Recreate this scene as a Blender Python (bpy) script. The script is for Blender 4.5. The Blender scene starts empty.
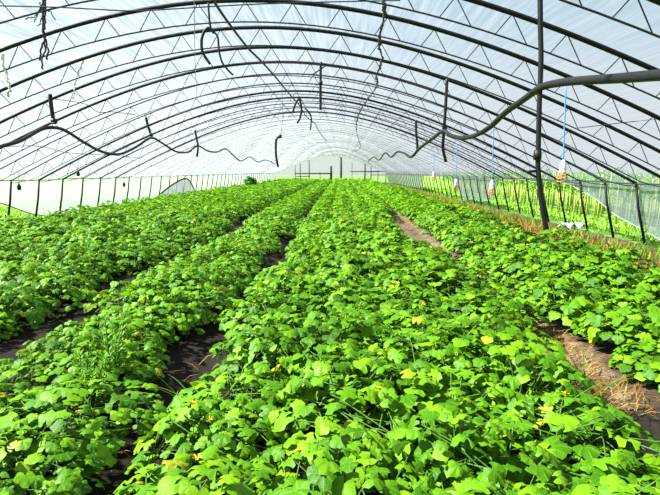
import bpy, math, random
import numpy as np
from mathutils import Vector, Matrix

rng = np.random.default_rng(7)
random.seed(7)
C = bpy.context.scene.collection
PI = math.pi

# ------------------------------------------------------------------ camera
F, PITCH, YAW = 492.3, 0.1543, 0.0220
CAM = np.array([1.254, 0.0, 1.55])
cd = bpy.data.cameras.new('camera')
cam = bpy.data.objects.new('camera', cd)
C.objects.link(cam)
cam.location = CAM
cam.rotation_euler = (PI/2 - PITCH, 0.0, YAW)
cd.sensor_width = 36.0
cd.lens = F / 660.0 * 36.0
cd.clip_start = 0.05
cd.clip_end = 500
bpy.context.scene.camera = cam


def at(u, v, Y):
    """world point at distance Y down the tunnel that the photograph shows at (u, v)"""
    d = np.array([(u - 330) / F, 1.0, (247.5 - v) / F])
    c, s = math.cos(PITCH), math.sin(PITCH)
    d = np.array([d[0], c*d[1] + s*d[2], -s*d[1] + c*d[2]])
    c, s = math.cos(YAW), math.sin(YAW)
    d = np.array([c*d[0] - s*d[1], s*d[0] + c*d[1], d[2]])
    return CAM + d * (Y / d[1])


# ------------------------------------------------------------------ materials
def new_mat(name):
    m = bpy.data.materials.new(name)
    m.use_nodes = True
    nt = m.node_tree
    nt.nodes.clear()
    out = nt.nodes.new('ShaderNodeOutputMaterial')
    return m, nt, out


def N(nt, kind, **kw):
    n = nt.nodes.new(kind)
    for k, v in kw.items():
        if k in n.inputs.keys():
            n.inputs[k].default_value = v
        else:
            setattr(n, k, v)
    return n


def ramp(nt, stops, interp='LINEAR'):
    r = nt.nodes.new('ShaderNodeValToRGB')
    cr = r.color_ramp
    cr.interpolation = interp
    while len(cr.elements) < len(stops):
        cr.elements.new(0.5)
    for e, (p, c) in zip(cr.elements, stops):
        e.position = p
        e.color = (*c, 1.0)
    return r


def simple(name, col, rough=0.5, metal=0.0, noise=0.25, scale=20.0):
    m, nt, out = new_mat(name)
    b = N(nt, 'ShaderNodeBsdfPrincipled', Roughness=rough, Metallic=metal)
    b.inputs['Specular IOR Level'].default_value = 0.25
    tc = N(nt, 'ShaderNodeTexCoord')
    nz = N(nt, 'ShaderNodeTexNoise', Scale=scale, Detail=4.0)
    nt.links.new(tc.outputs['Object'], nz.inputs['Vector'])
    lo = tuple(c*(1-noise) for c in col)
    hi = tuple(min(1, c*(1+noise)) for c in col)
    r = ramp(nt, [(0.3, lo), (0.7, hi)])
    nt.links.new(nz.outputs['Fac'], r.inputs['Fac'])
    nt.links.new(r.outputs['Color'], b.inputs['Base Color'])
    nt.links.new(b.outputs['BSDF'], out.inputs['Surface'])
    return m


def leaf_mat(name, stops, trans=0.4, veins=True, rough=0.55, spec=0.2):
    """green leaf: every leaf its own tint, pale veins, light shines through"""
    m, nt, out = new_mat(name)
    geo = N(nt, 'ShaderNodeNewGeometry')
    oi = N(nt, 'ShaderNodeObjectInfo')
    add = N(nt, 'ShaderNodeMath', operation='MULTIPLY_ADD')
    nt.links.new(oi.outputs['Random'], add.inputs[0])
    add.inputs[1].default_value = 0.31
    nt.links.new(geo.outputs['Random Per Island'], add.inputs[2])
    fr = N(nt, 'ShaderNodeMath', operation='FRACT')
    nt.links.new(add.outputs[0], fr.inputs[0])
    r = ramp(nt, stops)
    nt.links.new(fr.outputs[0], r.inputs['Fac'])
    col = r.outputs['Color']
    if veins:
        uv = N(nt, 'ShaderNodeUVMap')
        sp = N(nt, 'ShaderNodeSeparateXYZ')
        nt.links.new(uv.outputs['UV'], sp.inputs[0])
        a = N(nt, 'ShaderNodeMath', operation='ARCTAN2')
        nt.links.new(sp.outputs['X'], a.inputs[0])
        nt.links.new(sp.outputs['Y'], a.inputs[1])
        k = N(nt, 'ShaderNodeMath', operation='MULTIPLY')
        nt.links.new(a.outputs[0], k.inputs[0])
        k.inputs[1].default_value = 3.5
        s = N(nt, 'ShaderNodeMath', operation='SINE')
        nt.links.new(k.outputs[0], s.inputs[0])
        ab = N(nt, 'ShaderNodeMath', operation='ABSOLUTE')
        nt.links.new(s.outputs[0], ab.inputs[0])
        vr = ramp(nt, [(0.0, (1, 1, 1)), (0.22, (0, 0, 0))])
        nt.links.new(ab.outputs[0], vr.inputs['Fac'])
        vf = N(nt, 'ShaderNodeMath', operation='MULTIPLY')
        nt.links.new(vr.outputs['Color'], vf.inputs[0])
        vf.inputs[1].default_value = 0.5
        mx = N(nt, 'ShaderNodeMix', data_type='RGBA')
        nt.links.new(vf.outputs[0], mx.inputs['Factor'])
        nt.links.new(col, mx.inputs[6])
        mx.inputs[7].default_value = (0.21, 0.36, 0.03, 1)
        col = mx.outputs[2]
    b = N(nt, 'ShaderNodeBsdfPrincipled', Roughness=rough)
    b.inputs['Specular IOR Level'].default_value = spec
    nt.links.new(col, b.inputs['Base Color'])
    if veins:
        tco = N(nt, 'ShaderNodeTexCoord')
        nzl = N(nt, 'ShaderNodeTexNoise', Scale=70.0, Detail=2.0)
        nt.links.new(tco.outputs['Object'], nzl.inputs['Vector'])
        bpl = N(nt, 'ShaderNodeBump', Strength=0.5, Distance=0.006)
        nt.links.new(nzl.outputs['Fac'], bpl.inputs['Height'])
        nt.links.new(bpl.outputs[0], b.inputs['Normal'])
    t = N(nt, 'ShaderNodeBsdfTranslucent')
    hs = N(nt, 'ShaderNodeMix', data_type='RGBA', blend_type='MULTIPLY')
    hs.inputs['Factor'].default_value = 1.0
    nt.links.new(col, hs.inputs[6])
    hs.inputs[7].default_value = (1.5, 1.3, 0.3, 1)
    nt.links.new(hs.outputs[2], t.inputs['Color'])
    ms = N(nt, 'ShaderNodeMixShader', Fac=trans)
    nt.links.new(b.outputs[0], ms.inputs[1])
    nt.links.new(t.outputs[0], ms.inputs[2])
    nt.links.new(ms.outputs[0], out.inputs['Surface'])
    return m


def film_mat(name, clear, dens, tint, scale=(14.0, 0.55), back=0.0):
    """thin polythene: part clear, part milky, streaked lengthwise with condensation"""
    m, nt, out = new_mat(name)
    uv = N(nt, 'ShaderNodeUVMap')
    mp = N(nt, 'ShaderNodeMapping')
    mp.inputs['Scale'].default_value = (scale[0], scale[1], 1)
    nt.links.new(uv.outputs['UV'], mp.inputs['Vector'])
    nz = N(nt, 'ShaderNodeTexNoise', Scale=1.0, Detail=5.0, Roughness=0.65)
    nt.links.new(mp.outputs[0], nz.inputs['Vector'])
    r = ramp(nt, [(0.33, (dens[0],)*3), (0.74, (dens[1],)*3)])
    nt.links.new(nz.outputs['Fac'], r.inputs['Fac'])
    tr = N(nt, 'ShaderNodeBsdfTransparent')
    tr.inputs['Color'].default_value = clear
    tl = N(nt, 'ShaderNodeBsdfTranslucent')
    tl.inputs['Color'].default_value = tint
    bp = N(nt, 'ShaderNodeBump', Strength=0.35, Distance=0.03)
    nt.links.new(nz.outputs['Fac'], bp.inputs['Height'])
    nt.links.new(bp.outputs[0], tl.inputs['Normal'])
    df = N(nt, 'ShaderNodeBsdfDiffuse')
    df.inputs['Color'].default_value = tint
    mb = N(nt, 'ShaderNodeMixShader', Fac=back)
    nt.links.new(tl.outputs[0], mb.inputs[1]); nt.links.new(df.outputs[0], mb.inputs[2])
    ms = N(nt, 'ShaderNodeMixShader')
    nt.links.new(r.outputs['Color'], ms.inputs[0])
    nt.links.new(tr.outputs[0], ms.inputs[1])
    nt.links.new(mb.outputs[0], ms.inputs[2])
    gl = N(nt, 'ShaderNodeBsdfGlossy', Roughness=0.25)
    ms2 = N(nt, 'ShaderNodeMixShader', Fac=0.04)
    nt.links.new(ms.outputs[0], ms2.inputs[1])
    nt.links.new(gl.outputs[0], ms2.inputs[2])
    nt.links.new(ms2.outputs[0], out.inputs['Surface'])
    return m


M = {}
M['steel'] = simple('black_painted_steel', (0.008, 0.008, 0.009), 0.6, 0.0, 0.4, 12)
M['rod'] = simple('dull_steel_rod', (0.03, 0.03, 0.033), 0.5, 0.1, 0.4, 14)
M['hazed_steel'] = simple('haze_paled_steel', (0.50, 0.51, 0.53), 0.5, 0.0, 0.3, 10)  # distant arches only: haze and glare painted in as a paler steel colour
M['hose'] = simple('black_hose_rubber', (0.009, 0.009, 0.010), 0.5, 0.0, 0.3, 30)
M['twine'] = simple('dark_twine', (0.07, 0.065, 0.055), 0.8, 0.0, 0.4, 60)
M['pale_twine'] = simple('pale_twine', (0.6, 0.58, 0.52), 0.8, 0.0, 0.2, 60)
M['vine_dry'] = simple('dried_vine', (0.05, 0.042, 0.03), 0.9, 0.0, 0.5, 60)
M['blue'] = simple('blue_cord', (0.06, 0.26, 0.60), 0.6, 0.0, 0.2, 60)
M['white_plastic'] = simple('white_plastic', (0.82, 0.83, 0.82), 0.35, 0.0, 0.08, 20)
M['orange'] = simple('orange_wire', (0.55, 0.22, 0.04), 0.5, 0.0, 0.3, 60)
M['sheet'] = simple('bleached_plastic_sheet', (0.62, 0.68, 0.72), 0.3, 0.0, 0.15, 6)
M['flower'] = simple('yellow_petal', (0.60, 0.42, 0.01), 0.6, 0.0, 0.15, 40)
M['stem'] = simple('green_stem', (0.06, 0.14, 0.015), 0.6, 0.0, 0.3, 40)
M['wood'] = simple('weathered_post', (0.045, 0.04, 0.036), 0.8, 0.0, 0.5, 9)
M['leaf'] = leaf_mat('melon_leaf', [
    (0.0, (0.0341, 0.1240, 0.0012)), (0.25, (0.0558, 0.1736, 0.0012)), (0.5, (0.0868, 0.2356, 0.0019)),
    (0.78, (0.1240, 0.2852, 0.0025)), (0.985, (0.1674, 0.3348, 0.0037)), (0.992, (0.2852, 0.2976, 0.0124)), (1.0, (0.2728, 0.2728, 0.0124))], 0.26, rough=0.5, spec=0.2)
M['leaf_far'] = leaf_mat('melon_leaf_distant', [
    (0.0, (0.0434, 0.1426, 0.0012)), (0.3, (0.0744, 0.2108, 0.0012)), (0.6, (0.1116, 0.2728, 0.0019)),
    (1.0, (0.1612, 0.3348, 0.0031))], 0.26, veins=False, rough=0.55, spec=0.15)
M['weed'] = leaf_mat('pale_weed_leaf', [(0.0, (0.0992, 0.2852, 0.0186)), (1.0, (0.1860, 0.3844, 0.0372))], 0.4, False)
M['grass'] = leaf_mat('grass_blade', [(0.0, (0.0620, 0.1984, 0.0124)), (0.6, (0.1364, 0.2976, 0.0248)), (1.0, (0.2356, 0.3224, 0.0496))], 0.4, False)
M['corn'] = leaf_mat('maize_leaf', [(0.0, (0.0310, 0.1240, 0.0062)), (1.0, (0.0868, 0.2232, 0.0124))], 0.4, False)
M['corn_stalk'] = simple('maize_stalk', (0.2604, 0.3224, 0.0620), 0.6, 0.0, 0.2, 8)
M['straw'] = leaf_mat('dry_straw', [(0.0, (0.16, 0.075, 0.014)), (0.6, (0.30, 0.16, 0.035)), (1.0, (0.38, 0.27, 0.08))], 0.2, False, 0.8, 0.1)
M['bush'] = leaf_mat('dark_bush_leaf', [(0.0, (0.03, 0.12, 0.015)), (1.0, (0.09, 0.24, 0.03))], 0.3, False)
M['film'] = film_mat('milky_polythene', (0.90, 0.955, 0.975, 1), (0.08, 0.78), (0.175, 0.197, 0.228, 1))
M['film_side'] = film_mat('side_polythene', (0.93, 0.97, 0.97, 1), (0.55, 0.85), (0.27, 0.31, 0.33, 1), (5.0, 0.8), 0.5)
M['film_end'] = film_mat('end_polythene', (0.97, 0.98, 0.98, 1), (0.3, 0.55), (0.72, 0.74, 0.78, 1), (3.0, 0.8), 0.6)
M['net'] = film_mat('insect_net', (0.75, 0.77, 0.77, 1), (0.6, 0.75), (0.22, 0.23, 0.24, 1), (9.0, 9.0))
M['roll'] = simple('rolled_dirty_film', (0.16, 0.15, 0.12), 0.6, 0.0, 0.5, 6)
M['roll_pale'] = simple('rolled_pale_film', (0.22, 0.25, 0.25), 0.5, 0.0, 0.3, 6)

# soil of the tunnel: dark earth, a dry straw coloured path, dead grass along the right side
m, nt, out = new_mat('tunnel_soil')
b = N(nt, 'ShaderNodeBsdfPrincipled', Roughness=0.95)
b.inputs['Specular IOR Level'].default_value = 0.15
tc = N(nt, 'ShaderNodeTexCoord')
nz = N(nt, 'ShaderNodeTexNoise', Scale=7.0, Detail=8.0, Roughness=0.7)
nt.links.new(tc.outputs['Object'], nz.inputs['Vector'])
dark = ramp(nt, [(0.3, (0.007, 0.005, 0.004)), (0.7, (0.028, 0.02, 0.013))])
nt.links.new(nz.outputs['Fac'], dark.inputs['Fac'])
dry = ramp(nt, [(0.3, (0.06, 0.04, 0.022)), (0.52, (0.14, 0.10, 0.06)), (0.72, (0.28, 0.23, 0.165))])
nt.links.new(nz.outputs['Fac'], dry.inputs['Fac'])
sp = N(nt, 'ShaderNodeSeparateXYZ')
nt.links.new(tc.outputs['Object'], sp.inputs[0])
nz2 = N(nt, 'ShaderNodeTexNoise', Scale=1.6, Detail=4.0)
nt.links.new(tc.outputs['Object'], nz2.inputs['Vector'])
wob = N(nt, 'ShaderNodeMath', operation='MULTIPLY_ADD')
nt.links.new(nz2.outputs['Fac'], wob.inputs[0]); wob.inputs[1].default_value = 0.5
nt.links.new(sp.outputs['X'], wob.inputs[2])            # x + noise
mr = N(nt, 'ShaderNodeMapRange')                        # normalise -8..8.5
nt.links.new(wob.outputs[0], mr.inputs['Value'])
mr.inputs['From Min'].default_value = 0.0
mr.inputs['From Max'].default_value = 10.0
zone = ramp(nt, [(0.0, (0, 0, 0)), (0.29, (0, 0, 0)), (0.305, (1, 1, 1)), (0.355, (1, 1, 1)), (0.375, (0, 0, 0)), (0.53, (0, 0, 0)), (0.56, (.45, .45, .45))])
nt.links.new(mr.outputs[0], zone.inputs['Fac'])
# the near end of that path is covered by black mulch film: only dry beyond y = 2.9
yr = N(nt, 'ShaderNodeMapRange')
nt.links.new(sp.outputs['Y'], yr.inputs['Value'])
yr.inputs['From Min'].default_value = 2.95
yr.inputs['From Max'].default_value = 3.25
zf = N(nt, 'ShaderNodeMath', operation='MULTIPLY')
nt.links.new(zone.outputs['Color'], zf.inputs[0]); nt.links.new(yr.outputs[0], zf.inputs[1])
mx = N(nt, 'ShaderNodeMix', data_type='RGBA')
nt.links.new(zf.outputs[0], mx.inputs['Factor'])
nt.links.new(dark.outputs['Color'], mx.inputs[6])
nt.links.new(dry.outputs['Color'], mx.inputs[7])
nt.links.new(mx.outputs[2], b.inputs['Base Color'])
bp = N(nt, 'ShaderNodeBump', Strength=0.8, Distance=0.04)
nt.links.new(nz.outputs['Fac'], bp.inputs['Height'])
nt.links.new(bp.outputs[0], b.inputs['Normal'])
nt.links.new(b.outputs[0], out.inputs['Surface'])
M['soil'] = m
M['field'] = simple('meadow_turf', (0.09, 0.19, 0.02), 0.9, 0.0, 0.45, 1.4)


# ------------------------------------------------------------------ object helpers
def mesh(name, V, Fc, mat, smooth=True, uv=None):
    me = bpy.data.meshes.new(name)
    me.from_pydata([tuple(v) for v in V], [], [tuple(int(i) for i in f) for f in Fc])
    me.materials.append(mat)
    if smooth:
        me.polygons.foreach_set('use_smooth', np.ones(len(me.polygons), dtype=bool))
    if uv is not None:
        l = me.uv_layers.new(name='UVMap')
        li = np.empty(len(me.loops), dtype=np.int32)
        me.loops.foreach_get('vertex_index', li)
        l.data.foreach_set('uv', np.asarray(uv, dtype=np.float32)[li].ravel())
    me.update()
    return me


def link(name, me, parent=None):
    o = bpy.data.objects.new(name, me)
    C.objects.link(o)
    if parent is not None:
        o.parent = parent
    return o


def empty(name, loc, rz=0.0):
    o = bpy.data.objects.new(name, None)
    C.objects.link(o)
    o.location = loc
    o.rotation_euler = (0, 0, rz)
    o.empty_display_size = 0.1
    return o


def tag(o, label=None, cat=None, group=None, kind=None):
    if label: o['label'] = label
    if cat: o['category'] = cat
    if group: o['group'] = group
    if kind: o['kind'] = kind
    return o


class MB:
    """collects shapes into one mesh"""
    def __init__(s):
        s.V, s.F, s.n = [], [], 0

    def add(s, V, Fc):
        s.V.extend([tuple(v) for v in V])
        s.F.extend([tuple(i + s.n for i in f) for f in Fc])
        s.n += len(V)

    def tube(s, pts, r, seg=8, cap=True):
        P = np.asarray(pts, float)
        n = len(P)
        R = np.full(n, r, float) if np.isscalar(r) else np.asarray(r, float)
        T = np.gradient(P, axis=0)
        T /= np.linalg.norm(T, axis=1)[:, None] + 1e-12
        up = np.array([0, 0, 1.0]) if abs(T[0][2]) < 0.9 else np.array([1.0, 0, 0])
        a = np.cross(T[0], up); a /= np.linalg.norm(a)
        V, Fc = [], []
        for i in range(n):
            a = a - T[i]*np.dot(a, T[i]); a /= np.linalg.norm(a) + 1e-12
            b_ = np.cross(T[i], a)
            for k in range(seg):
                t = 2*PI*k/seg
                V.append(P[i] + R[i]*(math.cos(t)*a + math.sin(t)*b_))
        for i in range(n-1):
            for k in range(seg):
                k2 = (k+1) % seg
                Fc.append((i*seg+k, i*seg+k2, (i+1)*seg+k2, (i+1)*seg+k))
        if cap:
            Fc.append(tuple(range(seg-1, -1, -1)))
            Fc.append(tuple((n-1)*seg + k for k in range(seg)))
        s.add(V, Fc)
        return s

    def lathe(s, prof, c=(0, 0, 0), seg=14):
        V, Fc = [], []
        for (r, z) in prof:
            for k in range(seg):
                t = 2*PI*k/seg
                V.append((c[0] + r*math.cos(t), c[1] + r*math.sin(t), c[2] + z))
        for i in range(len(prof)-1):
            for k in range(seg):
                k2 = (k+1) % seg
                Fc.append((i*seg+k, i*seg+k2, (i+1)*seg+k2, (i+1)*seg+k))
        s.add(V, Fc)
        return s

    def blade(s, base, d, L, w, droop, n=5, fold=0.0):
        """a grass-like blade: base point, outward direction (x, y), rise, width, droop"""
        d = np.array(d, float); side = np.array([-d[1], d[0], 0.0])
        side /= np.linalg.norm(side) + 1e-9
        V, Fc = [], []
        for i in range(n+1):
            t = i/n
            p = np.array(base, float) + np.array([d[0]*t*L, d[1]*t*L, L*(t - droop*t*t)])
            ww = w*(1 - t**2.2)*min(1, 0.45 + 2.5*t) + 0.0006
            up = np.array([0, 0, fold*ww])
            V += [p - side*ww + up, p, p + side*ww + up]
        for i in range(n):
            a = i*3
            Fc += [(a, a+1, a+4, a+3), (a+1, a+2, a+5, a+4)]
        s.add(V, Fc)
        return s

    def mesh(s, name, mat, smooth=True):
        return mesh(name, s.V, s.F, mat, smooth)

    def obj(s, name, mat, parent=None, smooth=True):
        return link(name, s.mesh(name, mat, smooth), parent)


def spline(pts, n=8):
    """Catmull-Rom through points"""
    P = np.asarray(pts, float)
    P = np.vstack([2*P[0]-P[1], P, 2*P[-1]-P[-2]])
    o = []
    for i in range(1, len(P)-2):
        p0, p1, p2, p3 = P[i-1], P[i], P[i+1], P[i+2]
        for k in range(n):
            t = k/n
            o.append(0.5*((2*p1) + (-p0+p2)*t + (2*p0-5*p1+4*p2-p3)*t*t + (-p0+3*p1-3*p2+p3)*t**3))
    o.append(P[-2])
    return np.array(o)


# ------------------------------------------------------------------ tunnel profile
W = 7.27
LEN = 66.2
Y0, PITCHY = 5.46, 1.2


def roof(x):
    return 3.70 - 3.0728*(np.sqrt(1 + (np.asarray(x)/4.933)**2) - 1)


KNEE = float(roof(W))

# --- ground inside, meadow outside
xs = np.linspace(-7.6, 7.6, 153)
ys = np.linspace(-6.6, 66.5, 170)
paths = [-5.25, -4.0, -2.75, -1.22, 0.20, 1.55, 3.08]
V = []
for y in ys:
    for x in xs:
        dpt = min(abs(x-p) for p in paths)
        z = 0.07*min(1, dpt/0.3) if -6.6 < x < 5.2 else 0.02
        V.append((x, y, z + 0.012*math.sin(5*x+y*3.1)*math.cos(y*4.3)))
nx = len(xs)
Fc = [(j*nx+i, j*nx+i+1, (j+1)*nx+i+1, (j+1)*nx+i) for j in range(len(ys)-1) for i in range(nx-1)]
o = link('floor', mesh('floor', V, Fc, M['soil'])); tag(o, kind='structure')


def slab(name, x0, x1, y0, y1, z, mat):
    o = link(name, mesh(name, [(x0, y0, z), (x1, y0, z), (x1, y1, z), (x0, y1, z)], [(0, 1, 2, 3)], mat, False))
    return tag(o, kind='structure')


slab('ground', -120, 120, -60, 180, -0.06, M['field'])

# --- roof film
ss = np.linspace(-W-0.02, W+0.02, 61)
fy = np.arange(-6.24, LEN+0.01, 0.3)
V, UV = [], []
for y in fy:
    ph = (y - Y0)/PITCHY
    sag = -0.030*math.sin(PI*(ph % 1.0))**2
    for x in ss:
        V.append((x, y, float(roof(x)) + 0.052 + sag*(1 - 0.3*abs(x)/W)))
        UV.append((x*1.15, y))
nx = len(ss)
Fc = [(j*nx+i, j*nx+i+1, (j+1)*nx+i+1, (j+1)*nx+i) for j in range(len(fy)-1) for i in range(nx-1)]
o = link('ceiling', mesh('ceiling', V, Fc, M['film'], True, UV)); tag(o, kind='structure')


def side_film(name, sgn, key, roll_mat, roll_name):
    ky, kz = zip(*key)
    V, UV, edge = [], [], []
    rows = 9
    for y in fy:
        zb = float(np.interp(y, ky, kz)) + 0.02*math.sin(y*2.7)
        for k in range(rows):
            t = k/(rows-1)
            z = (KNEE+0.03)*(1-t) + zb*t
            x = W + 0.02 + 0.34*(1 - z/(KNEE+0.03))**0.8 + 0.025*math.sin(y*3.1 + z*2)*t
            V.append((sgn*x, y, z)); UV.append((z*3.0 + y*0.4, y))
        edge.append(V[-1])
    Fc = [(j*rows+i, j*rows+i+1, (j+1)*rows+i+1, (j+1)*rows+i) for j in range(len(fy)-1) for i in range(rows-1)]
    o = link(name, mesh(name, V, Fc, M['film_side'], True, UV)); tag(o, kind='structure')
    b = MB(); b.tube(edge, 0.014, 6); o = b.obj(roll_name, roll_mat); tag(o, kind='structure')


side_film('wall_right', 1, [(-7, 0.03), (9.0, 0.06), (9.7, 0.15), (10.5, 0.36), (11.6, 0.66), (12.6, 1.0), (13.3, 1.22),
                            (19.2, 1.24), (19.9, 0.9), (20.8, 0.3), (26, 0.12), (26.8, 0.7), (27.6, 1.22), (37, 1.22), (38.5, 0.2), (70, 0.1)],
          M['roll_pale'], 'trim_1')
side_film('wall_left', -1, [(-7, 1.0), (11.0, 0.95), (12.6, 0.70), (14.0, 0.30), (15.2, 0.08), (70, 0.05)], M['roll'], 'trim_2')

# end wall film
V = [(0, LEN+0.1, 0.0)]; UV = [(0, 0)]
prof = [(-W-0.1, 0.0)] + [(x, float(roof(x))+0.03) for x in np.linspace(-W, W, 41)] + [(W+0.1, 0.0)]
for x, z in prof:
    V.append((x, LEN+0.1, z)); UV.append((x, z))
Fc = [(0, i+1, i) for i in range(1, len(prof))]
o = link('wall_back', mesh('wall_back', V, Fc, M['film_end'], False, UV)); tag(o, kind='structure')

# ------------------------------------------------------------------ truss arches
TD = 0.26


def lower_chord(x):
    u = abs(x)/W
    return float(roof(x)) - TD*(1 if u < 0.93 else max(0.25, (1-u)/0.07*0.75+0.25))


def arch_meshes(thick, lod):
    r1 = (0.028 if thick else 0.016) if lod == 0 else (0.022 if thick else 0.013)
    seg = 8 if lod == 0 else 5
    n = 49 if lod == 0 else 29
    X = np.linspace(-W, W, n)
    b = MB(); b.tube([(x, 0, float(roof(x))) for x in X], r1, seg)
    top = b.mesh('top_chord', (M['steel'] if thick else M['rod']) if lod == 0 else M['hazed_steel'])
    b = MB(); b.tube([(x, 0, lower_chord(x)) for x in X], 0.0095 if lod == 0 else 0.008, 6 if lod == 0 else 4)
    bot = b.mesh('bottom_chord', M['rod'] if lod == 0 else M['hazed_steel'])
    legs = []
    for s in (-1, 1):
        b = MB()
        b.tube([(s*W, 0, KNEE+0.03), (s*(W+(0.10 if s > 0 else 0.08)), 0, KNEE*0.6), (s*(W+(0.33 if s > 0 else 0.26)), 0, -0.06)], [0.025, 0.027, 0.030], seg)
        legs.append(b.mesh('leg', M['steel']))
    bars = []
    k = 0
    x = -W + 0.42
    while x < W - 0.4:
        for dx in (-0.165, 0.165):
            b = MB()
            b.tube([(x, 0, float(roof(x)) - 0.01), (x+dx, 0, lower_chord(x+dx) + 0.004)], 0.0062, 5 if lod == 0 else 3, cap=False)
            bars.append(b)
        slope = abs(float(roof(x+0.05)-roof(x-0.05)))/0.1
        x += 0.575/math.sqrt(1+slope*slope)*1.06
    if lod == 0:
        web = [q.mesh('web_bar', M['rod']) for q in bars]
    else:
        zz = []
        for j in range(0, len(bars), 2):
            zz += [np.mean(bars[j].V[3:], axis=0), np.mean(bars[j].V[:3], axis=0), np.mean(bars[j+1].V[3:], axis=0)]
        b = MB(); b.tube(zz, 0.0045, 3)
        web = [b.mesh('web', M['hazed_steel'])]
    return top, bot, legs, web


A_near = arch_meshes(True, 0)
A_thin = (arch_meshes(False, 0)[0],) + A_near[1:]
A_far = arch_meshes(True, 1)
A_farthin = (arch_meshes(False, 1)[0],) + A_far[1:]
ordn = ['', 'first', 'second', 'third', 'fourth', 'fifth', 'sixth', 'seventh', 'eighth', 'ninth', 'tenth',
        'eleventh', 'twelfth', 'thirteenth', 'fourteenth', 'fifteenth', 'sixteenth', 'seventeenth', 'eighteenth', 'nineteenth', 'twentieth',
        'twenty-first', 'twenty-second', 'twenty-third', 'twenty-fourth', 'twenty-fifth', 'twenty-sixth', 'twenty-seventh', 'twenty-eighth',
        'twenty-ninth', 'thirtieth', 'thirty-first', 'thirty-second', 'thirty-third', 'thirty-fourth', 'thirty-fifth']
n_far = int((LEN - Y0)/PITCHY)
for n in range(-2, n_far+1):
    y = Y0 + PITCHY*n
    near = n <= 11
    thin = n in (5, 6, 9, 10, 12, 13, 15, 16) or (n > 17 and n % 3 != 0)
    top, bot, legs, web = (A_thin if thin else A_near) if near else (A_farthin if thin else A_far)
    root = empty('truss_arch', (0, y, 0))
    idx = n + 3
    if idx <= 16:
        lab = '%s steel truss arch spanning the tunnel, %s counting from the camera' % ('thin grey' if thin else 'thick black', ordn[idx])
    else:
        lab = 'small distant truss arch deep in the tunnel, beyond the sixteenth arch'
    tag(root, lab, 'arch', 'truss arches of the tunnel roof')
    link('top_chord', top, root); link('bottom_chord', bot, root)
    for l in legs: link('leg', l, root)
    for w_ in web: link('web_bar' if near else 'web', w_, root)

# rails along the knees
for s, side in ((-1, 'left'), (1, 'right')):
    b = MB(); b.tube([(s*(W-0.05), y, KNEE + 0.012*math.sin(y*1.7)) for y in np.arange(-6.0, LEN, 0.6)], 0.013, 6)
    tag(b.obj('side_rail', M['rod']), 'thin steel rail tying the tops of the %s hand legs together' % side, 'rail')

# far end frame: posts and cross rails
root = empty('end_frame', (0, LEN-0.25, 0))
tag(root, 'dark post and rail frame of the far end wall', 'frame')
Ye = LEN - 0.25
for u, v, r in ((295, 165, .05), (300, 163, .06), (309, 160, .07), (320, 172, .05), (331, 166, .17), (341, 157, .15), (352, 162, .04),
                (365, 160, .10), (371, 163, .07), (378, 166, .05), (386, 170, .07)):
    p = at(u, v, Ye)
    zt = min(p[2], float(roof(p[0]))-0.05)
    MB().tube([(p[0], 0, -0.03), (p[0]+0.02, 0, zt*0.5), (p[0], 0, zt)], r, 6).obj('post', M['wood'], root)
for (u0, u1, v, r) in ((295, 331, 173.5, .09), (296, 310, 176.5, .05), (350, 386, 171.5, .08), (371, 386, 175, .05)):
    a, c = at(u0, v, Ye), at(u1, v, Ye)
    MB().tube([(a[0], -0.2, a[2]), (c[0], -0.2, c[2])], r, 6).obj('cross_rail', M['wood'], root)

# grey insect net leaning in the left wall
pa, pb, pc = at(148, 196, 22.0), at(186, 178.5, 26.5), at(196, 194, 27.5)
root = empty('insect_net', (float(pa[0]), float(pa[1]), 0))
tag(root, 'grey triangular insect net on a bent frame beside the left wall', 'net')
q = [np.array([p[0]-pa[0], p[1]-pa[1], p[2]]) for p in (pa, pb, pc)]
q[0][2] = 0.05; q[2][2] = 0.05
crv = spline([q[0], (q[0]*0.45+q[1]*0.55)+np.array([0, 0, .16]), q[1], (q[1]*.5+q[2]*.5)+np.array([0.1, 0, .10]), q[2]], 6)
V = [(q[0]+q[2])/2]+list(crv); UV = [(v[1], v[2]) for v in V]
link('net_panel', mesh('net_panel', V, [(0, i, i+1) for i in range(1, len(V)-1)], M['net'], True, UV), root)
MB().tube(crv, 0.035, 6).obj('frame_hoop', M['steel'], root)

# ------------------------------------------------------------------ irrigation hoses with their droppers
def hose(name, pts, r, label, seg=8, mat='hose'):
    b = MB(); b.tube(spline(pts, 10), r, seg)
    return tag(b.obj(name, M[mat]), label, 'hose')


rp = [at(700, 72, 2.3), at(660, 75, 2.68), at(615, 78.5, 3.15), at(575, 81, 3.65), at(553, 84, 4.0), at(540, 88, 4.22), at(523, 100, 4.7), at(505, 113, 5.25),
      at(490, 127, 5.8), at(476, 135, 6.3), at(462, 138, 7.0), at(450, 135, 7.6), at(443, 131, 7.95), at(432, 139, 9.2), at(420, 148, 10.6), at(411, 157, 11.6),
      at(404, 153, 13.2), at(397, 152, 15.0), at(391, 157, 17.2), at(385, 153, 19.4), at(379, 160, 23.0), at(373, 157, 27.0), at(368, 162, 32)]
hose('irrigation_hose', rp, 0.030, 'thick black irrigation hose hanging in waves along the right side')
lp = [at(-60, 172, 6.0), at(-25, 160, 6.8), at(0, 147, 7.4), at(20, 141, 7.9), at(40, 130, 8.5), at(53, 127.5, 8.75), at(66, 131, 9.2), at(85, 143, 9.9), at(103, 152, 10.7), at(120, 154, 11.5),
      at(136, 147, 12.3), at(151, 138, 13.1), at(162, 143, 14.0), at(176, 151.5, 15.0), at(188, 152, 16.2), at(198, 146, 17.3), at(208, 151, 18.8), at(217, 152, 20),
      at(226, 149, 21.4), at(233, 155, 23.0), at(241, 161, 25), at(250, 157, 27.5), at(258, 162, 31), at(266, 160, 35), at(275, 164, 40)]
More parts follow.
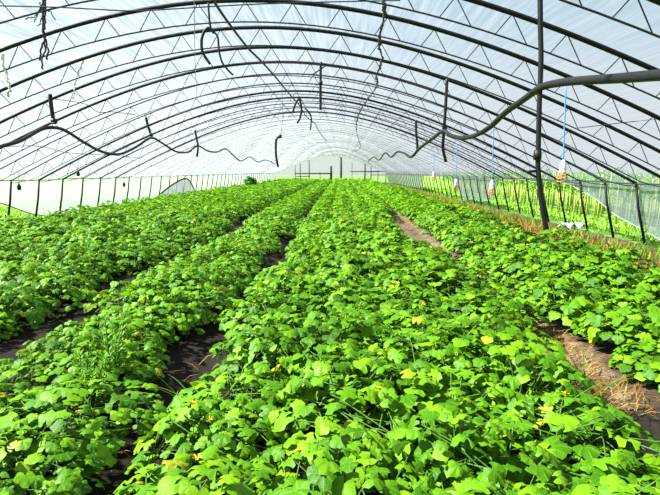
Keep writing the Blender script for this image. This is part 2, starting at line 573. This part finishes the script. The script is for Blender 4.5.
hose('irrigation_hose', lp, 0.030, 'thick black irrigation hose hanging in waves along the left side')
cp = [at(209, -8, 4.9), at(213, 0, 5.1), at(228, 22, 5.9), at(248, 48, 7.2), at(262, 62, 8.1), at(278, 80, 9.8), at(291, 96, 12.0), at(300, 106, 13.6), at(306, 116, 16.0), at(315, 124, 19), at(320, 133, 23), at(327, 141, 30)]
hose('irrigation_hose', cp, [0.016]*len(spline(cp, 10)), 'thin black hose running along the ridge above the middle bed', 6)


def dropper(name, pts, r, label, nozzle=None, knob=None):
    pts = np.array([np.array(p) for p in pts])
    root = empty(name, tuple(pts[0]))
    tag(root, label, 'hanging hose')
    P = spline(pts - pts[0], 8)
    MB().tube(P, r, 8).obj('tube', M['hose'], root)
    if knob is not None:
        k = np.array(knob) - pts[0]
        MB().lathe([(0.005, -0.045), (r*1.5, -0.04), (r*1.6, 0.0), (r*1.35, 0.04), (0.005, 0.045)], k, 10).obj('collar', M['hose'], root)
    if nozzle is not None:
        a = np.array(nozzle[0]) - pts[0]; c = np.array(nozzle[1]) - pts[0]
        MB().tube([a, c], 0.013, 6).obj('nozzle', M['hose'], root)
    return root


YD = 4.26
dropper('hanging_riser', [at(540, -16, YD), at(540.5, 30, YD), at(541, 60, YD), at(539.5, 100, YD), at(538.5, 140, YD), at(538, 165, YD), at(540.5, 195, YD), at(543.5, 214, YD), at(546.5, 229, YD)], 0.022,
        'long thick black hanging tube reaching down the right side, nearest and largest', (at(538, 171, YD), at(527, 171.5, YD)), at(537.5, 155, YD))
dropper('hanging_riser', [at(447, 79, 8.0), at(446, 100, 8.0), at(444, 131, 8.0), at(443, 148, 8.0), at(446, 162, 8.0)], 0.024,
        'black hanging tube with a curved tail on the right hose, second from the camera', None, at(444.5, 128, 8.0))
dropper('hanging_riser', [at(416, 120, 11.7), at(416, 130, 11.7), at(417, 141, 11.7), at(417.5, 150, 11.7)], 0.028,
        'short black hanging tube on the right hose, third from the camera')
dropper('hanging_riser', [at(50, 94, 8.75), at(51.5, 108, 8.75), at(54, 124, 8.75)], 0.034,
        'thick black hanging tube on the crest of the left hose, nearest the left edge', (at(50, 123, 8.7), at(57, 123, 8.7)), at(54, 121, 8.75))
dropper('hanging_riser', [at(145, 113, 13.1), at(147.5, 124, 13.1), at(151, 135, 13.1)], 0.034,
        'black hanging tube on the left hose, second from the left edge', None, at(151, 135, 13.1))
dropper('hanging_riser', [at(195, 130, 17.3), at(196.5, 138, 17.3), at(198, 146, 17.3), at(197, 157, 17.3)], 0.036,
        'small black hanging tube on the left hose, third from the left edge')
dropper('hanging_riser', [at(321, 62, 10.26), at(320.5, 80, 10.26), at(320.5, 95, 10.26), at(320.5, 110, 10.26)], 0.026,
        'straight black hanging tube below the roof near the middle', (at(312, 75, 10.26), at(327, 65, 10.26)), at(320.7, 83, 10.26))
dropper('hanging_riser', [at(281, 135, 12.66), at(277.5, 138, 12.66), at(276, 142, 12.66), at(276, 155, 12.66), at(278, 167, 12.66)], 0.029,
        'black hanging tube with a hooked top above the middle left bed', None, at(280, 136.5, 12.66))
b = MB(); p = at(281, 135, 12.66); b.tube([p, p + np.array([0.05, 0, 0.4]), (p[0]+.05, 12.66, float(roof(p[0]))-.03)], 0.005, 5)
tag(b.obj('hanging_wire', M['twine']), 'thin wire holding up the hooked hanging tube', 'wire')
# loops of cut hose hanging from the ridge
root = empty('hose_loop', tuple(at(207, 2, 5.46)))
tag(root, 'looped piece of black hose dangling left of the ridge', 'hose')
o_ = at(207, 2, 5.46)
MB().tube(spline([at(208.5, 3, 5.46)-o_, at(209, 14, 5.46)-o_, at(210.5, 27, 5.46)-o_, at(215, 33, 5.46)-o_, at(218, 38, 5.46)-o_, at(219, 50, 5.46)-o_, at(222, 62, 5.46)-o_, at(228, 70, 5.46)-o_, at(233, 75, 5.46)-o_], 6), 0.011, 6).obj('tail', M['hose'], root)
MB().tube(spline([at(214, 33, 5.46)-o_, at(208, 28, 5.46)-o_, at(203.5, 33, 5.46)-o_, at(201.5, 42, 5.46)-o_, at(203, 53, 5.46)-o_, at(210, 64, 5.46)-o_], 6), 0.016, 6).obj('loop', M['hose'], root)
root = empty('hose_loop', tuple(at(299, 100, 12.66)))
tag(root, 'small forked piece of black hose hanging under the ridge', 'hose')
o_ = at(299, 100, 12.66)
MB().tube(spline([at(293, 112, 12.66)-o_, at(295, 105, 12.66)-o_, at(299, 99, 12.66)-o_, at(301.5, 108, 12.66)-o_, at(300, 118, 12.66)-o_, at(297, 123, 12.66)-o_], 6), 0.028, 6).obj('loop', M['hose'], root)
MB().tube(spline([at(305, 108, 12.66)-o_, at(311, 116, 12.66)-o_, at(310.5, 130, 12.66)-o_], 5), 0.02, 6).obj('tail', M['hose'], root)

# twines and wires under the roof
def strand(name, pts, r, label, cat, mat, n=8, jit=0.0, plies=1):
    P = spline(pts, n)
    b = MB()
    for k in range(plies):
        Q = P + (rng.normal(0, jit, P.shape) if jit else 0)
        b.tube(Q, r, 5)
    return tag(b.obj(name, M[mat]), label, cat)


strand('roof_twine', [at(386, -10, 5.3), at(384, 4, 5.6), at(385, 14, 6.0), at(379, 42, 7.4), at(382, 60, 8.4), at(377, 75, 9.6), at(376, 88, 11.2), at(363, 106, 14), at(357, 120, 18), at(357, 133, 24), at(360, 148, 34), at(352, 152, 44)],
       0.010, 'dark twisted twine sagging along the roof right of the middle', 'twine', 'twine', 8, 0.012, 3)
strand('roof_wire', [at(-15, 5.5, 5.0), at(60, 7.5, 5.1), at(128, 11, 5.2), at(148, 10.5, 5.3), at(250, 4.5, 5.46), at(330, 2, 5.7), at(400, 0.5, 6)], 0.007, 'nearly level thin wire stretched under the front arches', 'wire', 'rod')
strand('roof_wire', [at(578, 128, 7.5), at(620, 123, 7.3), at(662, 118.5, 7.1)], 0.006, 'thin level wire between the arches near the right edge', 'wire', 'rod')
strand('roof_wire', [at(0, 79, 9.0), at(12, 90, 9.0), at(50, 98, 9.06), at(85, 104, 9.6), at(98, 112, 10.2), at(115, 112, 10.3), at(135, 115, 10.6)], 0.007, 'sagging thin wire near the left edge above the black hose', 'wire', 'rod')
strand('roof_wire', [at(-10, 148, 10), at(35, 146, 10.3), at(70, 153, 10.3), at(110, 155, 11), at(140, 158, 12)], 0.006, 'thin sagging wire behind the left black hose', 'wire', 'rod')
strand('pale_twine', [at(194, -5, 5.3), at(194.5, 30, 6.2), at(195, 60, 8), at(197, 100, 9.2)], 0.005, 'pale twine hanging left of the hose loop', 'twine', 'pale_twine')
strand('pale_twine', [at(2, 55, 6.66), at(5, 70, 6.66), at(9, 85, 6.66), at(8, 96, 6.66)], 0.012, 'pale frayed twine at the left edge under the arches', 'twine', 'pale_twine', 8, .012, 2)
strand('pale_twine', [at(83, 60, 7.86), at(76, 80, 7.86), at(73, 99, 7.86)], 0.008, 'pale twine wrapped on the arch right of the dried vines', 'twine', 'pale_twine', 8, .01, 2)
# dried vine stems caught on the arch, upper left
root = empty('dried_vine', tuple(at(44, 0, 5.5)))
tag(root, 'dark dried vine tangle dangling from the roof at upper left', 'dried vine')
o_ = at(44, 0, 5.5)
for i, pl in enumerate([[(44, -14), (44, 6), (43, 22), (43.5, 38), (41, 52), (40, 60)], [(45, -14), (45, 10), (44.5, 28), (46, 40), (48, 50), (47, 60)],
                        [(46, -10), (43, 12), (44, 32), (45, 48), (42, 58), (42, 70)], [(40, 2), (41.5, 10), (44, 16)], [(44, 4), (40, 10), (37, 14), (35, 22)], [(43, 8), (38, 13), (34, 17), (30, 17), (25, 19)],
                        [(44, 10), (50, 12), (56, 20)], [(44, 12), (41, 20), (38, 26)]]):
    P = [at(u, v, 5.5 + 0.03*i)-o_ for u, v in pl]
    MB().tube(spline(P, 5) + rng.normal(0, .006, (len(spline(P, 5)), 3)), 0.010 if i < 3 else 0.006, 5).obj('stem', M['vine_dry'], root)
# little hanging clips along the left
for u, v0, v1, Y, lab in ((19, 172, 190, 12.0, 'small dark clip hanging by the left edge under the rail'), (78, 160, 176, 14.0, 'small dark clip hanging above the third left leg'),
                          (124, 176, 186, 17.0, 'small dark clip hanging beyond the left hose')):
    p0, p1 = at(u, v0, Y), at(u, v1, Y)
    root = empty('hanging_clip', tuple(p0)); tag(root, lab, 'clip')
    d = p1-p0
    MB().tube([(0, 0, 0), d*0.6], 0.008, 5).obj('wire', M['rod'], root)
    MB().lathe([(0.005, -.10), (0.045, -.08), (0.05, 0), (0.02, .06), (0.005, .09)], d*0.8, 8).obj('clip_body', M['hose'], root)

# ------------------------------------------------------------------ blue cords carrying white traps
def trap(u, vtop, vb, Y, sc, label, k):
    pt, pb = at(u + 3*sc, vtop, Y), at(u, vb, Y)
    root = empty('hanging_trap', tuple(pb)); tag(root, label, 'trap', 'white traps on blue cords')
    d = (pt - pb)/.78; root.scale = (.78, .78, .78)
    MB().tube(spline([(0, 0, 0.05), d*0.5 + np.array([0, 0, .0]), d], 5), 0.011, 6).obj('cord', M['blue'], root)
    MB().lathe([(0.004, 0.12), (0.025, 0.115), (0.035, 0.07), (0.052, 0.03), (0.058, -0.02), (0.045, -0.055), (0.06, -0.07), (0.05, -0.10), (0.02, -0.12), (0.004, -0.125)], (0, 0, -0.02), 14).obj('bottle', M['white_plastic'], root)
    hb = MB()
    for z, r in ((-0.15, 0.07), (-0.2, 0.085), (-0.25, 0.075)):
        hb.tube([(r*math.cos(t), r*math.sin(t), z + .008*math.sin(3*t)) for t in np.linspace(0, 2*PI, 15)], 0.009, 5)
    for t in np.linspace(0, 2*PI, 7)[:-1]:
        hb.tube([(0.05*math.cos(t), 0.05*math.sin(t), -0.11), (0.085*math.cos(t), 0.085*math.sin(t), -0.2), (0.05*math.cos(t), 0.05*math.sin(t), -0.27)], 0.006, 4)
    hb.obj('wire_basket', M['orange'], root)
    return root


trap(563, 84, 166, 6.5, 1.0, 'white hanging trap with orange basket on blue cord, nearest and largest', 0)
trap(492, 124, 184, 9.7, .6, 'white hanging trap on blue cord left of the long black tube, second nearest', 1)
trap(456, 141, 182, 12.9, .4, 'white hanging trap on blue cord, third from the camera', 2)
trap(433.5, 152, 174, 16.0, .3, 'small white hanging trap on blue cord, farthest of the four', 3)

# ------------------------------------------------------------------ melon plants
def leaf_proto(nseg, rings, lobes=5, amp=0.13):
    """unit melon leaf in its own plane: centre at petiole, tip towards +y; returns vertices, faces, uv"""
    V, UV, Fc = [(0, 0, 0)], [(0, 0)], []
    a0 = math.radians(158)
    th = np.linspace(-a0, a0, nseg)
    for q in range(1, rings+1):
        f = q/rings
        for t in th:
            r = 0.56*(1 + amp*math.cos(lobes*t)*f) * (1.0 + 0.10*math.cos(t))
            if q == rings: r *= 1 + 0.035*math.sin(23*t)
            x, y = r*f*math.sin(t), r*f*math.cos(t)
            z = 0.05*math.sin(PI*f) - 0.22*f*f*(0.55+0.45*math.cos(2*t)) + 0.055*f*math.cos(7*t + 0.6)
            V.append((x, y + 0.10*f, z)); UV.append((x, y))
    n = nseg
    for i in range(n-1):
        Fc.append((0, 1+i+1, 1+i))
        for q in range(rings-1):
            a = 1+q*n+i; b_ = 1+(q+1)*n+i
            Fc.append((a, a+1, b_+1, b_))
    return np.array(V), np.array(UV), Fc


LV, LUV, LF = leaf_proto(17, 2)
SV, SUV, SF = leaf_proto(7, 1)


def rot_from(nrm, spin):
    n = nrm/np.linalg.norm(nrm)
    a = np.array([math.cos(spin), math.sin(spin), 0.0])
    a = a - n*np.dot(a, n); a /= np.linalg.norm(a)
    b_ = np.cross(n, a)
    return np.stack([b_*-1, a, n], 1) if np.dot(np.cross(b_*-1, a), n) > 0 else np.stack([b_, a, n], 1)


def make_plant_meshes(k):
    leaves_V, leaves_F, leaves_UV, n0 = [], [], [], 0
    st = MB()
    H = 0.40 + 0.05*((k*37) % 5)/4
    vines = []
    for i in range(5):
        a = 2*PI*i/5 + rng.uniform(-.4, .4)
        R = 0.45
        vines.append([np.array([R*t*math.cos(a + .5*t), R*t*math.sin(a + .5*t), 0.05 + 0.14*math.sin(PI*t*0.9)]) for t in np.linspace(0, 1, 6)])
        st.tube(spline(vines[-1], 2), 0.0055, 4)
    nl = 195
    for i in range(nl):
        r = 0.47*math.sqrt(rng.uniform(0, 1)); a = rng.uniform(0, 2*PI)
        topz = H*(1 - 0.62*(r/0.52)**2.2)
        q = rng.uniform()
        z = topz*(1 - 0.75*q**1.8) + rng.normal(0, .02)
        z = max(0.06, z)
        size = rng.uniform(0.055, 0.112)*(1.0 if q < .6 else .9)
        out = np.array([math.cos(a), math.sin(a), 0])
        nrm = np.array([0, 0, 1.0]) + out*(0.08 + 0.7*(r/0.5)**2) + rng.normal(0, 0.27, 3)*np.array([1, 1, .3])
        nrm[2] = max(nrm[2], 0.25)
        spin = a + rng.normal(0, 0.9)
        Rm = rot_from(nrm, spin)
        cup = rng.uniform(0.5, 1.7)
        p = LV*np.array([1, rng.uniform(.9, 1.1), cup])*size
        P = p @ Rm.T + np.array([out[0]*r, out[1]*r, z])
        leaves_V.append(P); leaves_UV.append(LUV)
        leaves_F += [tuple(j+n0 for j in f) for f in LF]
        n0 += len(LV)
        if q < 0.2:
            vp = vines[i % 5][min(5, int(r/0.45*5))]
            c = np.array([out[0]*r, out[1]*r, z])
            st.tube([vp, (vp*.45+c*.55)+np.array([0, 0, .03]), c - np.array([0, 0, .002])], 0.0032, 4, cap=False)
    fol = mesh('foliage', np.vstack(leaves_V), leaves_F, M['leaf'], True, np.vstack(leaves_UV))
    stm = st.mesh('stem', M['stem'])
    return fol, stm, H


def flower_mesh():
    b = MB()
    V, Fc = [(0, 0, -0.012)], []
    for i in range(5):
        a = 2*PI*i/5
        for da, r, z in ((-.5, .014, .004), (-.28, .027, .010), (0, .032, .006), (.28, .027, .010), (.5, .014, .004)):
            V.append((r*math.cos(a+da), r*math.sin(a+da), z))
        s = 1+5*i
        Fc += [(0, s, s+1), (0, s+1, s+2), (0, s+2, s+3), (0, s+3, s+4)]
    b.add(V, Fc)
    b.lathe([(0.002, -.03), (.006, -.02), (.007, -.01), (.002, .004)], (0, 0, 0), 6)
    return b.mesh('flower', M['flower'])


NV = 9
protos = [make_plant_meshes(k) for k in range(NV)]
FM = flower_mesh()
# (x of the row, what the row is called)
rows = [(-6.25, 'the outermost row by the left wall'), (-5.65, 'the second row from the left wall'), (-4.92, 'the third row from the left wall'), (-4.34, 'the fourth row from the left wall'),
        (-3.68, 'the fifth row from the left wall'), (-3.1, 'the sixth row from the left wall'),
        (-2.36, 'the seventh row from the left wall'), (-1.93, 'the row left of the left furrow'),
        (-0.75, 'the left row between the two furrows'), (-0.29, 'the right row between the two furrows'),
        (0.68, 'the leftmost row of the middle bed'), (1.32, 'the second row of the middle bed'), (1.88, 'the third row of the middle bed'), (2.46, 'the row left of the dry path'),
        (3.66, 'the row right of the dry path'), (4.20, 'the second row right of the dry path'), (4.68, 'the third row right of the dry path')]
SP = 0.56
OPEN = [(1.5, 4.3), (5.7, 7.0), (8.6, 14.5)]                 # stretches of the dry path that show


def path_shift(ri, y):
    if ri not in (13, 14): return 0.0
    o_ = max(min(1, max(0, (y-a)/.4 + .5))*min(1, max(0, (b_-y)/.4 + .5)) for a, b_ in OPEN)
    return ((0.10 if y < 8 else 0.20) - 0.26*(1-o_))*((-1.25 if y < 8 else -1.7) if ri == 13 else 0.4)


cand, aside = [], []
for ri, (rx, rn) in enumerate(rows):
    yy = 0.9 + 0.2*((ri*7) % 3)
    yy -= SP*3
    while yy < 14.5:
        x = rx + path_shift(ri, yy) + rng.normal(0, .10 if ri in (7, 8, 9, 10) else .04); y = yy + rng.normal(0, .06)
        u = (x - CAM[0] + YAW*y)
        if abs(u) < 0.69*y + 0.55 and y > 1.38:
            cand.append((math.hypot(u, y), ri, x, y))
        elif math.hypot(u, y) > 0.75:
            aside.append((x, y))
        yy += SP
cand.sort()
NEAR = cand[:300]
lim = {}
for ri in range(len(rows)):
    ysr = [c[3] for c in NEAR if c[1] == ri]
    lim[ri] = (max(ysr) + SP*0.5) if ysr else 6.0
    if not ysr: lim[ri] = 0
NEAR.sort(key=lambda c: (c[1], c[3]))
cnt = {}
for (dist, ri, x, y) in NEAR:
    cnt[ri] = cnt.get(ri, 0) + 1
    k = int(rng.integers(0, NV))
    fol, stm, H = protos[k]
    root = empty('melon_plant', (x, y, 0.05), rng.uniform(0, 2*PI))
    s = rng.uniform(0.82, 1.15)*(0.86 if ri in (7, 8, 9, 10) else 0.95 if ri in (13, 14) else 1.03)
    root.scale = (s, s, s*rng.uniform(.78, 1.2))
    nf = int(rng.choice([0, 0, 0, 1, 1, 2]))
    extra = ('', ' with a yellow flower', ' with two yellow flowers')[nf]
    lab = 'melon plant%s in %s, %s from the front' % (extra, rows[ri][1], ordn[cnt[ri]])
    if len(lab.split()) > 16: lab = 'melon plant in %s, %s from the front' % (rows[ri][1], ordn[cnt[ri]])
    tag(root, lab,
        'melon plant', 'melon plants in the beds')
    link('foliage', fol, root); link('stem', stm, root)
    for q in range(nf):
        a = rng.uniform(0, 2*PI); r = rng.uniform(.05, .4)
        f = link('flower', FM, root)
        f.location = (r*math.cos(a), r*math.sin(a), H*(1 - 0.62*(r/0.52)**2.2) + 0.015)
        f.rotation_euler = (rng.uniform(-.5, .5), rng.uniform(-.5, .5), 0)
        sc_ = rng.uniform(.55, .9); f.scale = (sc_, sc_, sc_)

# the rest of the crop, too far to count: one mass of leaves following the same rows
def far_crop():
    Vs, Fs, n0 = [], [], 0
    RX = [r[0] for r in rows]
    SVh = SV.copy()
    zones = [(7.0, 13.5, .085, 420), (13.5, 20, .098, 320), (20, 32, .135, 170), (32, 46, .19, 90), (46, 65.5, .27, 46)]
    for (px, py) in aside:                       # the beds go on beside and behind the camera
        for i in range(170):
            r, a = 0.47*math.sqrt(rng.uniform()), rng.uniform(0, 2*PI)
            H = 0.42*(1 - 0.62*(r/0.52)**2.2)
            nrm = np.array([.7*r*2*math.cos(a), .7*r*2*math.sin(a), 1.0]) + rng.normal(0, .27, 3)*np.array([1, 1, .3])
            Rm = rot_from(nrm, rng.uniform(0, 2*PI))
            Vs.append((SVh*rng.uniform(.06, .115)) @ Rm.T + np.array([px + r*math.cos(a), py + r*math.sin(a), 0.05 + max(.05, H*(1 - .75*rng.uniform()**1.8))]))
            Fs += [tuple(j+n0 for j in f) for f in SF]
            n0 += len(SV)
    for (y0, y1, sz, dens) in zones:
        n = int(dens*(y1-y0)*len(RX)*0.62)
        ri = rng.integers(0, len(RX), n)
        y = rng.uniform(y0, y1, n)
        off = rng.uniform(-1, 1, n)
        x = np.array(RX)[ri] + off*0.40
        ok = y > np.array([lim[i] for i in range(len(RX))])[ri]
        ri, y, off, x = ri[ok], y[ok], off[ok], x[ok]
        x = x + np.array([path_shift(int(a), float(c)) for a, c in zip(ri, y)])
        bump = 0.08*np.sin(y*11.2 + ri*2.1) + 0.05*np.sin(y*3.7 + ri*1.3 + x*2)
        H = (0.43 + bump)*(1 - 0.55*np.abs(off)**2.4)
        q = rng.uniform(0, 1, len(x))
        z = 0.05 + H*(1 - 0.7*q**2.2)
        for i in range(len(x)):
            nrm = np.array([off[i]*0.6, 0, 1.0]) + rng.normal(0, 0.28, 3)*np.array([1, 1, .3])
            nrm[2] = max(.25, nrm[2])
            Rm = rot_from(nrm, rng.uniform(0, 2*PI))
            Vs.append((SVh*sz*rng.uniform(.75, 1.25)) @ Rm.T + np.array([x[i], y[i], z[i]]))
            Fs += [tuple(j+n0 for j in f) for f in SF]
            n0 += len(SV)
    o = link('melon_foliage', mesh('melon_foliage', np.vstack(Vs), Fs, M['leaf_far']))
    tag(o, 'carpet of green melon leaves in the far beds down the tunnel', 'crop', kind='stuff')


far_crop()

# ------------------------------------------------------------------ weeds and grass among the crop
def weed(u, v, Y, z0, h, label):
    p = at(u, v, Y)
    root = empty('tall_weed', (float(p[0]), float(p[1]), z0)); tag(root, label, 'weed')
    st = MB(); lv = MB()
    for i in range(9):
        a = rng.uniform(0, 2*PI); sp_ = rng.uniform(.02, .14); hh = h*rng.uniform(.65, 1.0)
        P = spline([(0, 0, 0), (sp_*.5*math.cos(a), sp_*.5*math.sin(a), hh*.5), (sp_*math.cos(a), sp_*math.sin(a), hh)], 6)
        st.tube(P, 0.004, 4)
        for q in range(4, len(P)):
            for sgn in (-1, 1, .3):
                aa = a + sgn*1.3 + rng.normal(0, .5)
                L = 0.06*(1.15 - q/len(P))+.025
                lv.blade(P[q], (math.cos(aa)*.8, math.sin(aa)*.8), L, L*.16, .35, 3, .3)
    st.obj('stem', M['stem'], root); lv.obj('foliage', M['weed'], root)


weed(112, 375, 3.05, 0.08, 0.60, 'upright feathery pale green weed among the melon leaves at left')
weed(88, 405, 2.75, 0.08, 0.42, 'short feathery pale green weed in front of the taller one')


def tuft(u, v, Y, n, L, label, spread=.6):
    p = at(u, v, Y)
    root = empty('grass_tuft', (float(p[0]), float(p[1]), 0.05)); tag(root, label, 'grass tuft')
    b = MB()
    for i in range(n):
        a = rng.uniform(0, 2*PI)
        b.blade((rng.normal(0, .015), rng.normal(0, .015), 0), (math.cos(a)*spread, math.sin(a)*spread), L*rng.uniform(.7, 1.15), .006, rng.uniform(.25, .55), 7, .4)
    b.obj('blades', M['grass'], root)


for args in ((165, 430, 2.55, 5, .42, 'long arching grass blades at the edge of the left dark furrow'),
             (205, 420, 2.7, 8, .58, 'grass tuft on the bare soil at lower left'),
             (435, 375, 3.0, 8, .75, 'tall thin grass blades in the middle bed right of centre'),
             (382, 445, 2.2, 4, .5, 'grass blades at the near edge of the middle bed'),
             (515, 450, 2.4, 9, .62, 'grass tuft near the bare patch at lower right'),
             (590, 410, 3.1, 10, .45, 'grass tuft on the dry path at right'),
             (470, 250, 9.0, 14, .5, 'grass tuft beyond the near plants beside the dry path')):
    tuft(*args)

# straw litter on the dry path and the right margin
b = MB()
for i in range(3600):
    if i < 1000:
        x, y = 3.05 + rng.normal(0, .17), rng.uniform(2.9, 16) if i % 2 else rng.uniform(2.9, 4.6)
    elif i < 1020:
        x, y = 0.2 + rng.normal(0, .12), rng.uniform(1.8, 4)
    else:
        x, y = rng.uniform(5.2, 7.1), rng.uniform(5, 40)
    a = rng.uniform(0, 2*PI)
    L = rng.uniform(.06, .2)
    b.blade((x, y, 0.03 + rng.uniform(0, .05)), (math.cos(a)*1.0, math.sin(a)*1.0), L, .0035, rng.uniform(.5, 1.0), 2, .2)
tag(b.obj('straw_litter', M['straw']), 'dry brown straw scattered on the path and right margin', 'straw', kind='stuff')

# grass along the right margin, some dead
def grass_strip(name, n, xr, yr, hr, mat, label, w=.006):
    b = MB()
    for i in range(n):
        x = rng.uniform(*xr); y = yr[0] + (yr[1]-yr[0])*rng.uniform()**1.6
        if 0.5 + 0.5*math.sin(y*2.3 + x*1.7) + rng.uniform(-.4, .4) < .25: continue
        a = rng.uniform(0, 2*PI)
        b.blade((x, y, -0.03), (math.cos(a)*.45, math.sin(a)*.45), rng.uniform(*hr), w*(1 + y/14), rng.uniform(.15, .55), 3, .3)
    tag(b.obj(name, M[mat]), label, 'grass', kind='stuff')


grass_strip('margin_grass', 4600, (6.3, 7.12), (7, 50), (.15, .42), 'grass', 'green grass growing under the right wall legs')
grass_strip('dead_grass', 9000, (5.3, 6.9), (5, 42), (.12, .36), 'straw', 'orange brown dead grass between the right bed and the wall')
grass_strip('meadow_grass', 7000, (7.95, 9.9), (8, 48), (.10, .24), 'grass', 'bright green grass outside the right wall', .009)
grass_strip('verge_grass', 4500, (-13, -7.9), (9, 30), (.25, .60), 'grass', 'bright green grass outside the left wall', .009)

# bleached plastic scrap by the right legs
V, Fc = [], []
for j in range(9):
    for i in range(13):
        V.append(((i-6)*.05, (j-4)*.04, .10 + .05*math.sin(i*1.3+j*.7) + .03*math.cos(j*2.1-i)))
Fc = [(j*13+i, j*13+i+1, (j+1)*13+i+1, (j+1)*13+i) for j in range(8) for i in range(12)]
o = link('plastic_sheet', mesh('plastic_sheet', V, Fc, M['sheet']))
p = at(571, 228, 13.4); o.location = (p[0], p[1], 0.0)
tag(o, 'crumpled pale plastic scrap lying among the grass by right legs', 'plastic scrap')

# ------------------------------------------------------------------ maize outside the right wall
def maize_meshes(k):
    st = MB(); lv = MB()
    H = 1.45
    st.tube([(0, 0, 0), (.01, .01, H*.5), (.03, -.01, H)], [.030, .024, .010], 6)
    for i in range(11):
        z = .72 + i*.06
        a = (i % 2)*PI + rng.normal(0, .35) + k
        L = rng.uniform(.55, .8)*(1 - .03*i)
        lv.blade((0, 0, z), (math.cos(a)*.75, math.sin(a)*.75), L, .038, rng.uniform(.6, 1.05), 7, .5)
    return st.mesh('stalk', M['corn_stalk']), lv.mesh('foliage', M['corn'])


MZ = [maize_meshes(k) for k in range(5)]
i = 0
for row, rx in enumerate((9.6, 10.4, 11.2, 12.0)):
    y = 10.5 + .15*row
    while y < 42:
        k = int(rng.integers(0, 5))
        root = empty('maize_plant', (rx + rng.normal(0, .06), y, -.05), rng.uniform(0, 6.28))
        s = rng.uniform(.85, 1.15); root.scale = (s, s, s)
        tag(root, 'tall green maize plant standing in the rows outside the right wall', 'maize plant', 'maize rows outside the right wall')
        link('stalk', MZ[k][0], root); link('foliage', MZ[k][1], root)
        y += (0.42 if y < 24 else .8)*rng.uniform(.8, 1.2)

# bush at the far left under the eaves, and a hedge of trees beyond
def leaf_ball(name, c, rad, n, sz, mat, label, cat, trunk=True):
    root = empty(name, (c[0], c[1], 0)); tag(root, label, cat)
    Vs, Fs, n0 = [], [], 0
    for i in range(n):
        d = rng.normal(0, 1, 3); d /= np.linalg.norm(d)
        r = rng.uniform(.55, 1.0)
        p = d*r*np.array(rad) + np.array([0, 0, c[2]])
        Rm = rot_from(d + rng.normal(0, .5, 3) + np.array([0, 0, .6]), rng.uniform(0, 6.28))
        Vs.append((SV*sz*rng.uniform(.7, 1.3)) @ Rm.T + p)
        Fs += [tuple(j+n0 for j in f) for f in SF]; n0 += len(SV)
    link('foliage', mesh('foliage', np.vstack(Vs), Fs, M[mat]), root)
    MB().tube([(0, 0, -.05), (.02, 0, c[2]*.5), (0, 0, c[2])], [.05, .04, .03], 6).obj('stem', M['wood'], root)


p = at(250, 181, 39.0)
leaf_ball('bush', (p[0], p[1], .70), (.50, .5, .45), 380, .16, 'bush', 'round dark green bush at the far left end of the beds', 'bush')

# ------------------------------------------------------------------ light
w = bpy.data.worlds.new('world'); bpy.context.scene.world = w
w.use_nodes = True
nt = w.node_tree; nt.nodes.clear()
SUN_EL, SUN_AZ = math.radians(47), math.radians(-95)      # azimuth from +y towards +x
# bright hazy summer sky: white towards the horizon, blue overhead, hazier on the sun's side
tc = nt.nodes.new('ShaderNodeTexCoord')
sp = nt.nodes.new('ShaderNodeSeparateXYZ')
nt.links.new(tc.outputs['Generated'], sp.inputs[0])
el = ramp(nt, [(0.0, (0.98, 1.0, 1.0)), (0.10, (0.94, 0.98, 1.0)), (0.30, (0.50, 0.74, 0.88)), (0.7, (0.32, 0.58, 0.84)), (1.0, (0.24, 0.46, 0.80))])
nt.links.new(sp.outputs['Z'], el.inputs['Fac'])
hz = N(nt, 'ShaderNodeMapRange')
nt.links.new(sp.outputs['X'], hz.inputs['Value'])
hz.inputs['From Min'].default_value = 0.5; hz.inputs['From Max'].default_value = -0.9
hz.inputs['To Min'].default_value = 0.0; hz.inputs['To Max'].default_value = 0.55
mxs = N(nt, 'ShaderNodeMix', data_type='RGBA')
nt.links.new(hz.outputs[0], mxs.inputs['Factor'])
nt.links.new(el.outputs['Color'], mxs.inputs[6])
mxs.inputs[7].default_value = (0.86, 0.93, 1.0, 1)
bg = nt.nodes.new('ShaderNodeBackground'); bg.inputs['Strength'].default_value = 0.80
wo = nt.nodes.new('ShaderNodeOutputWorld')
nt.links.new(mxs.outputs[2], bg.inputs[0]); nt.links.new(bg.outputs[0], wo.inputs[0])
sd = bpy.data.lights.new('sun', 'SUN'); sd.energy = 28.0; sd.angle = math.radians(2.0); sd.color = (1.0, .96, .88)
so = bpy.data.objects.new('sun', sd); C.objects.link(so)
dirv = Vector((math.sin(SUN_AZ)*math.cos(SUN_EL), math.cos(SUN_AZ)*math.cos(SUN_EL), math.sin(SUN_EL)))
so.rotation_euler = dirv.to_track_quat('Z', 'Y').to_euler()
so.location = (-20, 10, 30)

sc = bpy.context.scene
sc.view_settings.view_transform = 'Standard'
sc.view_settings.look = 'None'
sc.view_settings.gamma = 1.0
sc.view_settings.use_curve_mapping = False
sc.view_settings.exposure = 0.10
